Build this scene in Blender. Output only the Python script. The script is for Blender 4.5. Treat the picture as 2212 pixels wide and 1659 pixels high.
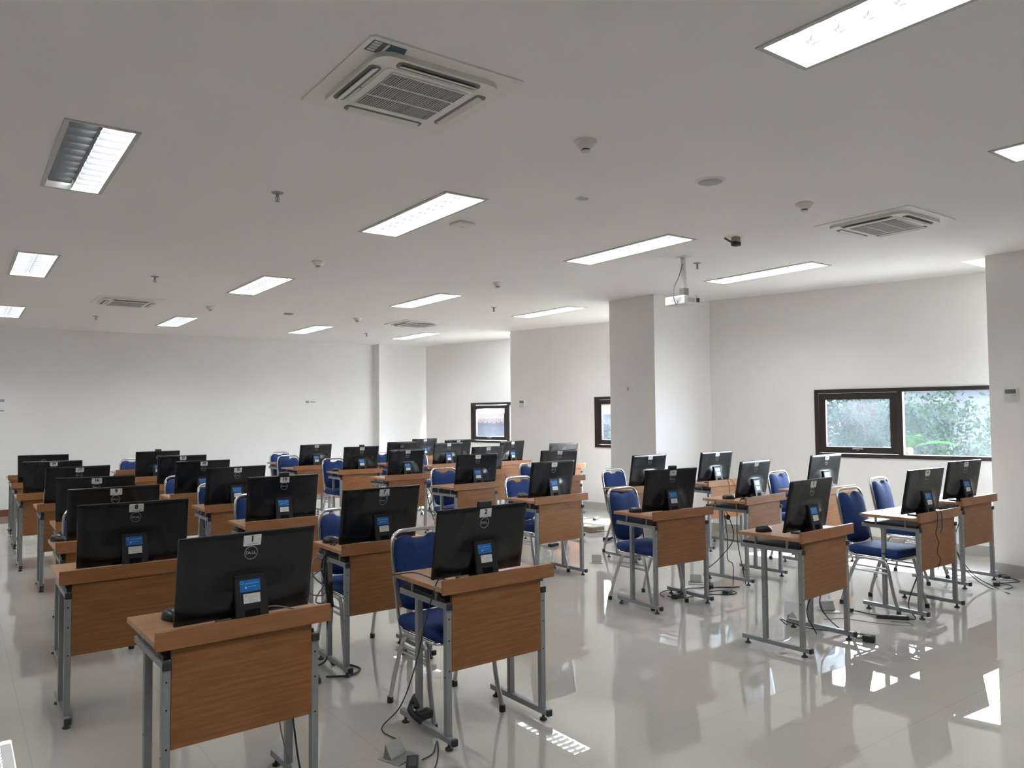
import bpy, bmesh, math, random
from mathutils import Vector, Matrix

# ------------------------------------------------------------------ camera, world, sun, exposure
for o in list(bpy.data.objects):
    bpy.data.objects.remove(o)
S = bpy.context.scene
COL = S.collection
CAM_H = 1.56
F_PX, YAW, PITCH, ROLL = 1648.49136, 0.631712062, 0.0388989328, -0.00901636278
HC = 3.03                                   # ceiling height


def camera():
    cy, sy, cp, sp = math.cos(YAW), math.sin(YAW), math.cos(PITCH), math.sin(PITCH)
    fwd = Vector((sy * cp, cy * cp, sp)); right = Vector((cy, -sy, 0)); up = right.cross(fwd)
    r = right * math.cos(ROLL) + up * math.sin(ROLL)
    u = up * math.cos(ROLL) - right * math.sin(ROLL)
    cd = bpy.data.cameras.new('camera'); cd.sensor_fit = 'HORIZONTAL'; cd.sensor_width = 36
    cd.lens = F_PX / 2212 * 36; cd.clip_start = 0.05; cd.clip_end = 300
    c = bpy.data.objects.new('camera', cd); COL.objects.link(c)
    M = Matrix((r, u, -fwd)).transposed().to_4x4(); M.translation = Vector((0, 0, CAM_H))
    c.matrix_world = M
    S.camera = c


camera()
W = bpy.data.worlds.new('world'); S.world = W; W.use_nodes = True
bg = W.node_tree.nodes['Background']
bg.inputs[0].default_value = (0.80, 0.90, 1.0, 1); bg.inputs[1].default_value = 42.0
sd = bpy.data.lights.new('sun', 'SUN'); sd.energy = 45.0; sd.angle = math.radians(1.0); sd.color = (1.0, 0.95, 0.86)
sun = bpy.data.objects.new('sun', sd); COL.objects.link(sun)
sun.rotation_euler = Vector((0.66, -0.07, 0.75)).to_track_quat('Z', 'Y').to_euler()
LAMP = 27.0                                  # radiance of the ceiling lamps
S.view_settings.view_transform = 'Standard'; S.view_settings.look = 'None'
S.view_settings.exposure = 0.26; S.view_settings.gamma = 1.0; S.view_settings.use_curve_mapping = False
S.cycles.max_bounces = 10; S.cycles.diffuse_bounces = 7; S.cycles.glossy_bounces = 4
S.cycles.transparent_max_bounces = 8; S.cycles.transmission_bounces = 4
S.cycles.caustics_reflective = True; S.cycles.caustics_refractive = False; S.cycles.blur_glossy = 0.6
S.cycles.sample_clamp_indirect = 8.0
S.cycles.use_denoising = True


# ------------------------------------------------------------------ materials
def mat(name, col, rough=0.5, metal=0.0, spec=0.5, emit=None, es=0.0, coat=0.0):
    m = bpy.data.materials.new(name); m.use_nodes = True
    b = m.node_tree.nodes['Principled BSDF']
    b.inputs['Base Color'].default_value = (*col, 1)
    b.inputs['Roughness'].default_value = rough
    b.inputs['Metallic'].default_value = metal
    b.inputs['Specular IOR Level'].default_value = spec
    b.inputs['Coat Weight'].default_value = coat
    if emit:
        b.inputs['Emission Color'].default_value = (*emit, 1)
        b.inputs['Emission Strength'].default_value = es
    return m


def nd(m, t, **k):
    n = m.node_tree.nodes.new(t)
    for a, v in k.items():
        setattr(n, a, v)
    return n


def noise_mix(m, c1, c2, scale, detail=3.0, stretch=(1, 1, 1), lo=0.35, hi=0.65, coord='Object'):
    """base colour that wanders between two colours of the thing itself"""
    L = m.node_tree.links; b = m.node_tree.nodes['Principled BSDF']
    tc = nd(m, 'ShaderNodeTexCoord'); mp = nd(m, 'ShaderNodeMapping'); mp.inputs['Scale'].default_value = stretch
    no = nd(m, 'ShaderNodeTexNoise'); no.inputs['Scale'].default_value = scale; no.inputs['Detail'].default_value = detail
    cr = nd(m, 'ShaderNodeValToRGB')
    cr.color_ramp.elements[0].position = lo; cr.color_ramp.elements[0].color = (*c1, 1)
    cr.color_ramp.elements[1].position = hi; cr.color_ramp.elements[1].color = (*c2, 1)
    L.new(tc.outputs[coord], mp.inputs[0]); L.new(mp.outputs[0], no.inputs[0])
    L.new(no.outputs['Fac'], cr.inputs[0]); L.new(cr.outputs[0], b.inputs['Base Color'])
    return cr, no


M = {}
M['paint'] = mat('wall_paint', (0.74, 0.73, 0.71), 0.75, spec=0.25)
noise_mix(M['paint'], (0.865, 0.855, 0.835), (0.89, 0.88, 0.86), 1.3, 2)
M['ceil'] = mat('ceiling_paint', (0.72, 0.715, 0.70), 0.8, spec=0.2)
noise_mix(M['ceil'], (0.875, 0.865, 0.85), (0.895, 0.885, 0.87), 0.8, 2)
M['skirt'] = mat('grey_skirting_tile', (0.42, 0.40, 0.37), 0.25)
M['skirt_brown'] = mat('brown_skirting_tile', (0.19, 0.075, 0.045), 0.3)


def floor_material():
    m = mat('polished_tile', (0.5, 0.48, 0.45), 0.02, spec=1.0)
    m.node_tree.nodes['Principled BSDF'].inputs['IOR'].default_value = 1.62
    L = m.node_tree.links; b = m.node_tree.nodes['Principled BSDF']
    tc = nd(m, 'ShaderNodeTexCoord'); sp = nd(m, 'ShaderNodeSeparateXYZ'); L.new(tc.outputs['Object'], sp.inputs[0])
    ds = []
    for ax, off in (('X', 0.31), ('Y', 2.60)):
        a = nd(m, 'ShaderNodeMath', operation='SUBTRACT'); a.inputs[1].default_value = off - 655.0
        p = nd(m, 'ShaderNodeMath', operation='PINGPONG'); p.inputs[1].default_value = 0.3275
        L.new(sp.outputs[ax], a.inputs[0]); L.new(a.outputs[0], p.inputs[0]); ds.append(p)
    mn = nd(m, 'ShaderNodeMath', operation='MINIMUM'); L.new(ds[0].outputs[0], mn.inputs[0]); L.new(ds[1].outputs[0], mn.inputs[1])
    lt = nd(m, 'ShaderNodeMath', operation='LESS_THAN'); lt.inputs[1].default_value = 0.0016; L.new(mn.outputs[0], lt.inputs[0])
    no = nd(m, 'ShaderNodeTexNoise'); no.inputs['Scale'].default_value = 0.9; no.inputs['Detail'].default_value = 3
    L.new(tc.outputs['Object'], no.inputs[0])
    cr = nd(m, 'ShaderNodeValToRGB'); cr.color_ramp.elements[0].position = 0.3; cr.color_ramp.elements[1].position = 0.7
    cr.color_ramp.elements[0].color = (0.37, 0.345, 0.31, 1); cr.color_ramp.elements[1].color = (0.425, 0.40, 0.36, 1)
    L.new(no.outputs['Fac'], cr.inputs[0])
    mx = nd(m, 'ShaderNodeMix', data_type='RGBA'); L.new(lt.outputs[0], mx.inputs[0]); L.new(cr.outputs[0], mx.inputs[6])
    mx.inputs[7].default_value = (0.33, 0.31, 0.28, 1); L.new(mx.outputs[2], b.inputs['Base Color'])
    n2 = nd(m, 'ShaderNodeTexNoise'); n2.inputs['Scale'].default_value = 2.2; n2.inputs['Detail'].default_value = 4
    L.new(tc.outputs['Object'], n2.inputs[0])
    mr = nd(m, 'ShaderNodeMapRange'); mr.inputs[1].default_value = 0.3; mr.inputs[2].default_value = 0.75
    mr.inputs[3].default_value = 0.0; mr.inputs[4].default_value = 0.022; L.new(n2.outputs['Fac'], mr.inputs[0])
    L.new(mr.outputs[0], b.inputs['Roughness'])
    n3 = nd(m, 'ShaderNodeTexNoise'); n3.inputs['Scale'].default_value = 1.1; n3.inputs['Detail'].default_value = 0
    L.new(tc.outputs['Object'], n3.inputs[0])
    bu = nd(m, 'ShaderNodeBump'); bu.inputs['Strength'].default_value = 0.02; bu.inputs['Distance'].default_value = 0.02
    L.new(n3.outputs['Fac'], bu.inputs['Height']); L.new(bu.outputs[0], b.inputs['Normal'])
    return m


M['floor'] = floor_material()


def wood(name, c1, c2, rough, spec=0.4):
    m = mat(name, c1, rough, spec=spec)
    noise_mix(m, c1, c2, 9.0, 4, (0.55, 5.0, 9.0), 0.38, 0.66)
    return m


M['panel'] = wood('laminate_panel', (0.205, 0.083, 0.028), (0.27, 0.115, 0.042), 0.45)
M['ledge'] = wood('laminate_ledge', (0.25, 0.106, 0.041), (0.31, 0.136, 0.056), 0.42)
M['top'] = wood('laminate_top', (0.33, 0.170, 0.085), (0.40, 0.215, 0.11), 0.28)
M['black_board'] = mat('black_board', (0.014, 0.014, 0.015), 0.35)
M['steel'] = mat('grey_painted_steel', (0.24, 0.265, 0.275), 0.38, 0.35)
noise_mix(M['steel'], (0.25, 0.265, 0.272), (0.275, 0.29, 0.297), 30, 2)
M['post'] = mat('grey_post', (0.27, 0.26, 0.25), 0.45, 0.2)
M['cap'] = mat('black_plastic_cap', (0.02, 0.021, 0.023), 0.55)
M['hole'] = mat('dark_hole', (0.006, 0.006, 0.006), 0.9, spec=0.1)
M['shell'] = mat('black_computer_plastic', (0.012, 0.012, 0.013), 0.27, spec=0.45)


def shell_dust():
    m = M['shell']; L = m.node_tree.links; b = m.node_tree.nodes['Principled BSDF']
    noise_mix(m, (0.0072, 0.0080, 0.0098), (0.015, 0.016, 0.0185), 9, 6, (1, 1, 0.5), 0.52, 0.85)
    tc = nd(m, 'ShaderNodeTexCoord'); no = nd(m, 'ShaderNodeTexNoise'); no.inputs['Scale'].default_value = 5
    mr = nd(m, 'ShaderNodeMapRange'); mr.inputs[1].default_value = 0.35; mr.inputs[2].default_value = 0.7
    mr.inputs[3].default_value = 0.20; mr.inputs[4].default_value = 0.30
    L.new(tc.outputs['Object'], no.inputs[0]); L.new(no.outputs['Fac'], mr.inputs[0]); L.new(mr.outputs[0], b.inputs['Roughness'])


shell_dust()
M['stand'] = mat('black_stand_plastic', (0.018, 0.018, 0.020), 0.5, spec=0.25)
M['screen'] = mat('dark_screen', (0.004, 0.004, 0.005), 0.12)
M['logo'] = mat('grey_emblem', (0.33, 0.34, 0.35), 0.35, 0.4)
M['tag'] = mat('white_tag', (0.62, 0.62, 0.63), 0.5)
M['ink'] = mat('black_ink', (0.012, 0.012, 0.013), 0.6)
M['grey_ink'] = mat('grey_ink', (0.33, 0.33, 0.34), 0.6)
M['blue_label'] = mat('blue_label', (0.012, 0.13, 0.42), 0.3)
M['label_print'] = mat('pale_label_print', (0.35, 0.60, 0.85), 0.5)
M['blue_tape'] = mat('blue_tape', (0.02, 0.16, 0.30), 0.4)
M['white_label'] = mat('white_label', (0.60, 0.61, 0.60), 0.4)
M['mouse'] = mat('grey_mouse_plastic', (0.022, 0.024, 0.027), 0.3)
M['cable'] = mat('black_cable', (0.014, 0.014, 0.015), 0.5)
M['grey_cable'] = mat('grey_cable', (0.16, 0.165, 0.17), 0.5)
M['white_cable'] = mat('white_cable', (0.55, 0.55, 0.54), 0.5)
M['blue'] = mat('blue_upholstery', (0.010, 0.045, 0.185), 0.75, spec=0.3)
noise_mix(M['blue'], (0.008, 0.028, 0.120), (0.010, 0.037, 0.150), 60, 3)
M['chrome'] = mat('chrome', (0.72, 0.73, 0.74), 0.16, 1.0)
M['leg_metal'] = mat('brushed_chair_leg', (0.50, 0.50, 0.50), 0.30, 0.9)
M['plastic'] = mat('ivory_plastic', (0.84, 0.825, 0.79), 0.45)
M['vent_dark'] = mat('vent_shadow_plastic', (0.20, 0.20, 0.205), 0.5)
M['grille'] = mat('grey_grille', (0.46, 0.455, 0.45), 0.6)
M['white'] = mat('white_plastic', (0.72, 0.72, 0.72), 0.35)
M['lens'] = mat('dark_lens', (0.01, 0.01, 0.012), 0.1)
M['lamp'] = mat('lamp_tube_glow', (0.9, 0.9, 0.9), 0.5, emit=(0.96, 0.985, 1.0), es=LAMP)
M['lamp_off'] = mat('unlit_tube', (0.42, 0.44, 0.44), 0.4)
M['reflector'] = mat('aluminium_reflector', (0.12, 0.122, 0.127), 0.4)
M['troffer'] = mat('troffer_enamel', (0.55, 0.55, 0.54), 0.5)
M['frame'] = mat('dark_brown_frame', (0.028, 0.019, 0.018), 0.4)
M['lcd'] = mat('lcd_grey', (0.16, 0.19, 0.18), 0.3)
M['brushed'] = mat('brushed_outlet_metal', (0.27, 0.265, 0.255), 0.4, 0.6)
M['teal'] = mat('teal_sticker', (0.035, 0.10, 0.14), 0.4)
M['paper'] = mat('paper', (0.86, 0.86, 0.87), 0.8)
M['cardboard'] = mat('tan_cardboard', (0.28, 0.24, 0.17), 0.8)
M['dark_label'] = mat('dark_label', (0.06, 0.06, 0.06), 0.4)
M['brass'] = mat('dull_sprinkler_metal', (0.35, 0.36, 0.36), 0.35, 0.9)
M['brown_dome'] = mat('brown_beige_plastic', (0.36, 0.27, 0.20), 0.5)


def glass_material():
    m = bpy.data.materials.new('dusty_window_glass'); m.use_nodes = True
    nt = m.node_tree; nt.nodes.clear(); L = nt.links
    out = nt.nodes.new('ShaderNodeOutputMaterial'); mx = nt.nodes.new('ShaderNodeMixShader')
    tr = nt.nodes.new('ShaderNodeBsdfTransparent'); tr.inputs[0].default_value = (0.93, 0.96, 1.0, 1)
    tl = nt.nodes.new('ShaderNodeBsdfTranslucent'); tl.inputs[0].default_value = (0.75, 0.82, 0.92, 1)
    no = nt.nodes.new('ShaderNodeTexNoise'); no.inputs['Scale'].default_value = 1.6; no.inputs['Detail'].default_value = 6
    tc = nt.nodes.new('ShaderNodeTexCoord'); mr = nt.nodes.new('ShaderNodeMapRange')
    mr.inputs[1].default_value = 0.3; mr.inputs[2].default_value = 0.75; mr.inputs[3].default_value = 0.004; mr.inputs[4].default_value = 0.014
    L.new(tc.outputs['Object'], no.inputs[0]); L.new(no.outputs['Fac'], mr.inputs[0]); L.new(mr.outputs[0], mx.inputs[0])
    L.new(tr.outputs[0], mx.inputs[1]); L.new(tl.outputs[0], mx.inputs[2]); L.new(mx.outputs[0], out.inputs[0])
    return m


M['glass'] = glass_material()


# ------------------------------------------------------------------ mesh helpers
class MB:
    def __init__(s):
        s.v = []; s.f = []; s.sm = []; s.mi = []

    def add(s, vs, fs, smooth=False, mi=0, X=None):
        n = len(s.v)
        s.v += [tuple(X @ Vector(v)) if X else tuple(v) for v in vs]
        for f in fs:
            s.f.append([i + n for i in f]); s.sm.append(smooth); s.mi.append(mi)
        return s

    def box(s, x0, x1, y0, y1, z0, z1, bev=0.0, mi=0, X=None, seg=1):
        if bev <= 0:
            vs = [(x, y, z) for z in (z0, z1) for y in (y0, y1) for x in (x0, x1)]
            fs = [(0, 2, 3, 1), (4, 5, 7, 6), (0, 1, 5, 4), (2, 6, 7, 3), (0, 4, 6, 2), (1, 3, 7, 5)]
            return s.add(vs, fs, False, mi, X)
        bm = bmesh.new(); bmesh.ops.create_cube(bm, size=1)
        for v in bm.verts:
            v.co = Vector((x0 + (v.co.x + .5) * (x1 - x0), y0 + (v.co.y + .5) * (y1 - y0), z0 + (v.co.z + .5) * (z1 - z0)))
        bmesh.ops.bevel(bm, geom=list(bm.edges), offset=bev, segments=seg, profile=0.5, affect='EDGES')
        bm.verts.index_update()
        s.add([v.co[:] for v in bm.verts], [[v.index for v in f.verts] for f in bm.faces], seg > 1, mi, X)
        bm.free(); return s

    def tube(s, pts, r, n=8, closed=False, mi=0, cap=True, r2=None, X=None):
        P = [Vector(p) for p in pts]; rings = []
        m = len(P); up = None
        for i, p in enumerate(P):
            a = P[i - 1] if (i or closed) else p; b = P[(i + 1) % m] if (i < m - 1 or closed) else p
            t = (b - a).normalized()
            if up is None:
                up = Vector((0, 0, 1)) if abs(t.z) < 0.9 else Vector((0, 1, 0))
            e1 = up - t * up.dot(t)
            e1 = e1.normalized() if e1.length > 1e-6 else t.orthogonal().normalized()
            up = e1
            e2 = t.cross(e1)
            rr = r if not r2 else r + (r2 - r) * i / (m - 1)
            rings.append([p + (e1 * math.cos(2 * math.pi * k / n) + e2 * math.sin(2 * math.pi * k / n)) * rr for k in range(n)])
        vs = [v for q in rings for v in q]; fs = []
        for i in range(m if closed else m - 1):
            j = (i + 1) % m
            for k in range(n):
                fs.append((i * n + k, i * n + (k + 1) % n, j * n + (k + 1) % n, j * n + k))
        s.add(vs, fs, True, mi, X)
        if cap and not closed:
            s.add(rings[0], [list(range(n))[::-1]], False, mi, X); s.add(rings[-1], [list(range(n))], False, mi, X)
        return s

    def lathe(s, prof, n=20, mi=0, X=None, cap=True):
        vs = []; fs = []
        for r, z in prof:
            vs += [(r * math.cos(2 * math.pi * k / n), r * math.sin(2 * math.pi * k / n), z) for k in range(n)]
        for i in range(len(prof) - 1):
            for k in range(n):
                fs.append((i * n + k, i * n + (k + 1) % n, (i + 1) * n + (k + 1) % n, (i + 1) * n + k))
        s.add(vs, fs, True, mi, X)
        if cap:
            s.add(vs[:n], [list(range(n))[::-1]], False, mi, X); s.add(vs[-n:], [list(range(n))], False, mi, X)
        return s

    def prism(s, poly, z0, z1, mi=0, X=None):
        n = len(poly)
        vs = [(x, y, z0) for x, y in poly] + [(x, y, z1) for x, y in poly]
        fs = [list(range(n))[::-1], list(range(n, 2 * n))] + [(i, (i + 1) % n, n + (i + 1) % n, n + i) for i in range(n)]
        return s.add(vs, fs, False, mi, X)

    def build(s, name, m, parent=None, loc=None, rot=None):
        me = bpy.data.meshes.new(name)
        me.from_pydata([tuple(v) for v in s.v], [], s.f)
        for k in (m if isinstance(m, (list, tuple)) else [m]):
            me.materials.append(k)
        for p, sm, mi in zip(me.polygons, s.sm, s.mi):
            p.use_smooth = sm; p.material_index = mi
        bm = bmesh.new(); bm.from_mesh(me); bmesh.ops.recalc_face_normals(bm, faces=bm.faces); bm.to_mesh(me); bm.free()
        me.update()
        o = bpy.data.objects.new(name, me); COL.objects.link(o)
        if parent: o.parent = parent
        if loc: o.location = loc
        if rot: o.rotation_euler = rot
        return o


def tag(o, label, cat, group=None, kind=None):
    o['label'] = label; o['category'] = cat
    if group: o['group'] = group
    if kind: o['kind'] = kind
    return o


def empty(name, loc=(0, 0, 0), rz=0.0):
    o = bpy.data.objects.new(name, None); COL.objects.link(o); o.location = loc; o.rotation_euler = (0, 0, rz)
    o.empty_display_size = 0.1
    return o


def copy_tree(o, parent=None, skip=()):
    c = o.copy(); COL.objects.link(c); c.parent = parent
    for ch in list(o.children):
        if ch.name.split('.')[0] not in skip:
            copy_tree(ch, c, skip)
    return c


def struct(o):
    o['kind'] = 'structure'; return o


def smooth_path(pts, n=6):
    P = [Vector(p) for p in pts]; out = []
    Q = [P[0] * 2 - P[1]] + P + [P[-1] * 2 - P[-2]]
    for i in range(1, len(Q) - 2):
        a, b, c, d = Q[i - 1:i + 3]
        for k in range(n):
            t = k / n
            out.append(0.5 * ((2 * b) + (c - a) * t + (2 * a - 5 * b + 4 * c - d) * t * t + (3 * b - a - 3 * c + d) * t ** 3))
    return out + [P[-1]]


def rrect(w, h, r, n=5, cx=0, cy=0):
    out = []
    for sx, sy, a0 in ((1, 1, 0), (-1, 1, 90), (-1, -1, 180), (1, -1, 270)):
        for k in range(n + 1):
            a = math.radians(a0 + 90 * k / n)
            out.append((cx + sx * (w / 2 - r) + r * math.cos(a), cy + sy * (h / 2 - r) + r * math.sin(a)))
    return out


def text_mesh(txt, size, bold=0.0, X=None, mb=None, shear=0.0):
    cu = bpy.data.curves.new('t', 'FONT'); cu.body = txt; cu.size = size; cu.offset = bold; cu.align_x = 'CENTER'; cu.align_y = 'CENTER'
    cu.shear = shear; cu.extrude = 0.0002; cu.resolution_u = 3
    o = bpy.data.objects.new('t', cu); COL.objects.link(o)
    dg = bpy.context.evaluated_depsgraph_get(); me = bpy.data.meshes.new_from_object(o.evaluated_get(dg))
    vs = [v.co.copy() for v in me.vertices]; fs = [list(p.vertices) for p in me.polygons]
    bpy.data.objects.remove(o); bpy.data.curves.remove(cu); bpy.data.meshes.remove(me)
    mb = mb or MB(); mb.add(vs, fs, False, 0, X)
    return mb


# ------------------------------------------------------------------ room shell
def frame_xf(p, ang):
    """local x runs along a right-hand wall (towards the camera side), local y outwards"""
    a = math.radians(ang)
    return Matrix(((math.sin(a), math.cos(a), 0, p[0]), (-math.cos(a), math.sin(a), 0, p[1]), (0, 0, 1, 0), (0, 0, 0, 1)))


def wall_with_hole(name, X, length, top, hole, th=0.16, m='paint', up=None):
    mb = MB(); s0, s1, z0, z1 = hole
    mb.box(0, s0, 0, th, 0, top, X=X); mb.box(s1, length, 0, th, 0, top, X=X)
    mb.box(s0, s1, 0, th, 0, z0, X=X); mb.box(s0, s1, 0, th, z1, top, X=X)
    if up: mb.box(up[0], up[1], 0, th, top, up[2], X=X)
    return struct(mb.build(name, M[m]))


X_R = frame_xf((8.05, 6.58), 15.5); X_M = frame_xf((8.03, 10.98), 13.8); X_F = frame_xf((8.17, 14.29), 16.2)
wall_with_hole('wall_right', X_R, 4.62, HC, (1.335, 4.0, 1.01, 1.815), up=(2.6, 4.62, 5.2))
wall_with_hole('wall_right_middle', X_M, 3.95, HC, (1.765, 3.5, 1.0, 1.82))
wall_with_hole('wall_right_far', X_F, 3.45, HC, (1.27, 3.2, 0.985, 1.785))

COLX = [-1.6, 0.435, 2.61, 4.75, 6.80]         # left edges of the lamp columns; the first is unseen, added for light
ROWY = [(0.53, 1.84), (4.28, 5.59), (7.95, 9.27), (11.90, 13.22)]
LW = 0.31
COLW = {0.435: 0.31, 2.61: 0.31, 4.75: 0.31, 6.80: 0.33}


def ceiling():
    xs = {-7.0, 7.96, 9.6, 8.08}
    for x in COLX: xs |= {x, x + LW}
    ys = {-5.0, 14.8, 3.45, 2.85, 10.98, 11.28}
    for a, b in ROWY: ys |= {a, b}
    xs = sorted(xs); ys = sorted(ys); mb = MB()
    idx = {}; vs = []
    for i, x in enumerate(xs):
        for j, y in enumerate(ys):
            idx[i, j] = len(vs); vs.append((x, y, HC))
    fs = []
    for i in range(len(xs) - 1):
        for j in range(len(ys) - 1):
            cx = (xs[i] + xs[i + 1]) / 2; cy = (ys[j] + ys[j + 1]) / 2
            if any(a < cx < a + LW for a in COLX) and any(a < cy < b for a, b in ROWY): continue
            if cx > 8.08 and (2.85 < cy < 3.45 or 10.98 < cy < 11.28): continue
            fs.append((idx[i, j], idx[i, j + 1], idx[i + 1, j + 1], idx[i + 1, j]))
    mb.add(vs, fs)
    struct(mb.build('ceiling', M['ceil']))


ceiling()
mb = MB(); mb.box(-7, 9.6, -5, 14.8, -0.12, 0); struct(mb.build('floor', M['floor']))
mb = MB(); mb.box(-7, 7.1, 14.6, 14.8, 0, HC); struct(mb.build('wall_back', M['paint']))
mb = MB(); mb.box(-7.2, -7, -5, 14.8, 0, HC); struct(mb.build('wall_left', M['paint']))
mb = MB(); mb.box(-7.2, 8.2, -5.2, -5, 0, HC); struct(mb.build('wall_front', M['paint']))
# column that closes the right edge, the free-standing-looking pillar and the far corner pillar
mb = MB(); mb.box(7.96, 8.16, -5, 3.18, 0, HC); mb.box(8.16, 8.80, 2.4, 3.18, 0, HC); mb.box(8.16, 9.6, 2.05, 2.2, 0, 4.3)
struct(mb.build('wall_right_near', M['paint']))
mb = MB(); mb.box(7.0, 8.7, 6.57, 7.37, 0, HC); struct(mb.build('wall_pillar', M['paint']))
mb = MB(); mb.box(7.1, 9.2, 14.36, 14.8, 0, HC); struct(mb.build('wall_pillar_far', M['paint']))
mb = MB(); mb.box(8.03, 9.3, 10.98, 11.02, 0, HC); struct(mb.build('wall_step', M['paint']))
# roof light shaft above the near end of the window wall
mb = MB(); mb.box(8.0, 8.08, 2.77, 3.45, HC + .002, 5.2); mb.box(8.0, 9.5, 2.77, 2.85, HC + .002, 5.2); mb.box(8.0, 9.3, 3.45, 3.53, HC + .002, 5.2)
struct(mb.build('trim_1', M['paint']))
mb = MB(); mb.box(8.0, 8.08, 10.98, 11.28, HC + .002, 3.8); mb.box(8.0, 9.5, 11.28, 11.36, HC + .002, 3.8)
struct(mb.build('trim_2', M['paint']))
# skirting
mb = MB(); mb.box(-7, 7.1, 14.585, 14.6, 0, 0.11); struct(mb.build('baseboard_back', M['skirt_brown']))
mb = MB()
for X, ln in ((X_R, 4.62), (X_M, 3.9), (X_F, 3.4)):
    mb.box(0, ln, -0.012, 0, 0, 0.11, X=X)
struct(mb.build('baseboard_right', M['skirt']))
mb = MB(); mb.box(7.948, 7.96, -5, 3.192, 0, 0.115); mb.box(7.96, 8.80, 3.18, 3.192, 0, 0.115)
struct(mb.build('baseboard_right_near', M['skirt']))
mb = MB(); mb.box(6.988, 7.0, 6.558, 7.382, 0, 0.11); mb.box(7.0, 8.05, 6.558, 6.57, 0, 0.11)
struct(mb.build('baseboard_pillar', M['skirt']))


def window(name, X, s0, s1, z0, z1, cas, mull, handle=True):
    """casement pane on the left, fixed pane beyond the mullion"""
    r = struct(empty(name)); r.matrix_world = Matrix.Identity(4)
    f = MB(); t = 0.045
    f.box(s0, s1, -0.012, 0.10, z1 - t, z1, X=X); f.box(s0, s1, -0.012, 0.10, z0, z0 + t, X=X)
    f.box(s0, s0 + t, -0.012, 0.10, z0 + t, z1 - t, X=X); f.box(s1 - t, s1, -0.012, 0.10, z0 + t, z1 - t, X=X)
    f.box(cas, mull, -0.012, 0.10, z0 + t, z1 - t, X=X)
    f.build('window_frame', M['frame'], r)
    c = MB(); w = 0.075; a, b, zz0, zz1 = s0 + t + .004, cas - .004, z0 + t + .004, z1 - t - .004
    c.box(a, b, 0.005, 0.06, zz1 - w, zz1, X=X); c.box(a, b, 0.005, 0.06, zz0, zz0 + w, X=X)
    c.box(a, a + w, 0.005, 0.06, zz0 + w, zz1 - w, X=X); c.box(b - w, b, 0.005, 0.06, zz0 + w, zz1 - w, X=X)
    cas_o = c.build('casement', M['frame'], r)
    if handle:
        h = MB(); m_ = (a + b) / 2
        h.box(m_ - .055, m_ + .055, -0.02, 0.004, zz0 + .045, zz0 + .062, X=X); h.box(m_ - .012, m_ + .012, -0.01, 0.006, zz0 + .03, zz0 + .05, X=X)
        h.build('window_handle', M['brass'], cas_o)
    g = MB(); g.box(a + w, b - w, 0.03, 0.036, zz0 + w, zz1 - w, X=X); g.build('glass_pane', M['glass'], r)
    g = MB(); g.box(mull, s1 - t, 0.05, 0.056, z0 + t, z1 - t, X=X); g.build('glass_pane', M['glass'], r)
    return r


window('window_1', X_R, 1.335, 4.0, 1.01, 1.815, 2.245, 2.30)
window('window_2', X_M, 1.765, 3.5, 1.0, 1.82, 2.66, 2.73)
window('window_3', X_F, 1.27, 3.2, 0.985, 1.785, 2.20, 2.27)


# ------------------------------------------------------------------ ceiling lamps
def lamp(lit_left=True):
    r = empty('ceiling_lamp'); L_ = 1.31
    h = MB(); w = LW; t = 0.004; d = 0.085
    h.box(0, t, 0, L_, 0, d); h.box(w - t, w, 0, L_, 0, d); h.box(t, w - t, 0, t, 0, d); h.box(t, w - t, L_ - t, L_, 0, d); h.box(0, w, 0, L_, d, d + .006)
    h.build('lamp_housing', M['troffer'], r)
    f = MB(); e = 0.018
    f.box(-e, 0.006, -e, L_ + e, -0.006, -0.0005); f.box(w - .006, w + e, -e, L_ + e, -0.006, -0.0005)
    f.box(0.006, w - .006, -e, 0.006, -0.006, -0.0005); f.box(0.006, w - .006, L_ - .006, L_ + e, -0.006, -0.0005)
    f.build('lamp_frame', M['troffer'], r)
    for i in range(2):
        g = MB(); x0 = 0.008 + i * (w / 2 - 0.004); x1 = x0 + w / 2 - 0.012
        g.box(x0, x1, 0.01, L_ - .01, 0.062, 0.068)
        g.build('lamp_tube', M['lamp'] if (lit_left or i) else M['lamp_off'], r)
    lv = MB(); n = 11
    lv.box(w / 2 - .0015, w / 2 + .0015, 0.006, L_ - .006, 0.004, 0.045)
    for k in range(1, n):
        y = L_ * k / n
        for i in range(2):
            x0 = 0.006 + i * (w / 2 - .006); x1 = x0 + w / 2 - .008
            lv.add([(x0, y - .009, .046), (x1, y - .009, .046), (x1, y + .009, .046), (x0, y + .009, .046), (x0 + .01, y, .004), (x1 - .01, y, .004)],
                   [(0, 1, 2, 3), (0, 4, 5, 1), (3, 2, 5, 4), (0, 3, 4), (1, 5, 2)])
    lv.build('louvre', M['reflector'], r)
    return r


lp = lamp(); lp_half = lamp(False)
used = [False]
colname = {0.435: 'leftmost lamp column', 2.61: 'second lamp column', 4.75: 'third lamp column', 6.80: 'lamp column nearest the windows'}
rowname = {0.53: 'nearest the camera', 4.28: 'second from the camera', 7.95: 'third from the camera', 11.90: 'farthest, near the back wall'}
for x in COLX:
    for a, b in ROWY:
        if x == 0.435 and a == 4.28:
            o = lp_half
            lab = 'recessed ceiling lamp with its left half unlit, above the leftmost desks'
        else:
            if not used[0]: o = lp; used[0] = True
            else: o = copy_tree(lp)
            if x in colname and a in rowname: lab = 'recessed louvred ceiling lamp, %s, %s' % (colname[x], rowname[a])
            else: lab = 'unseen recessed louvred ceiling lamp left of the leftmost lamp column, %s' % rowname[a]
        o.location = (x, a, HC)
        tag(o, lab, 'ceiling lamp', 'recessed fluorescent ceiling lamps')


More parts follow.
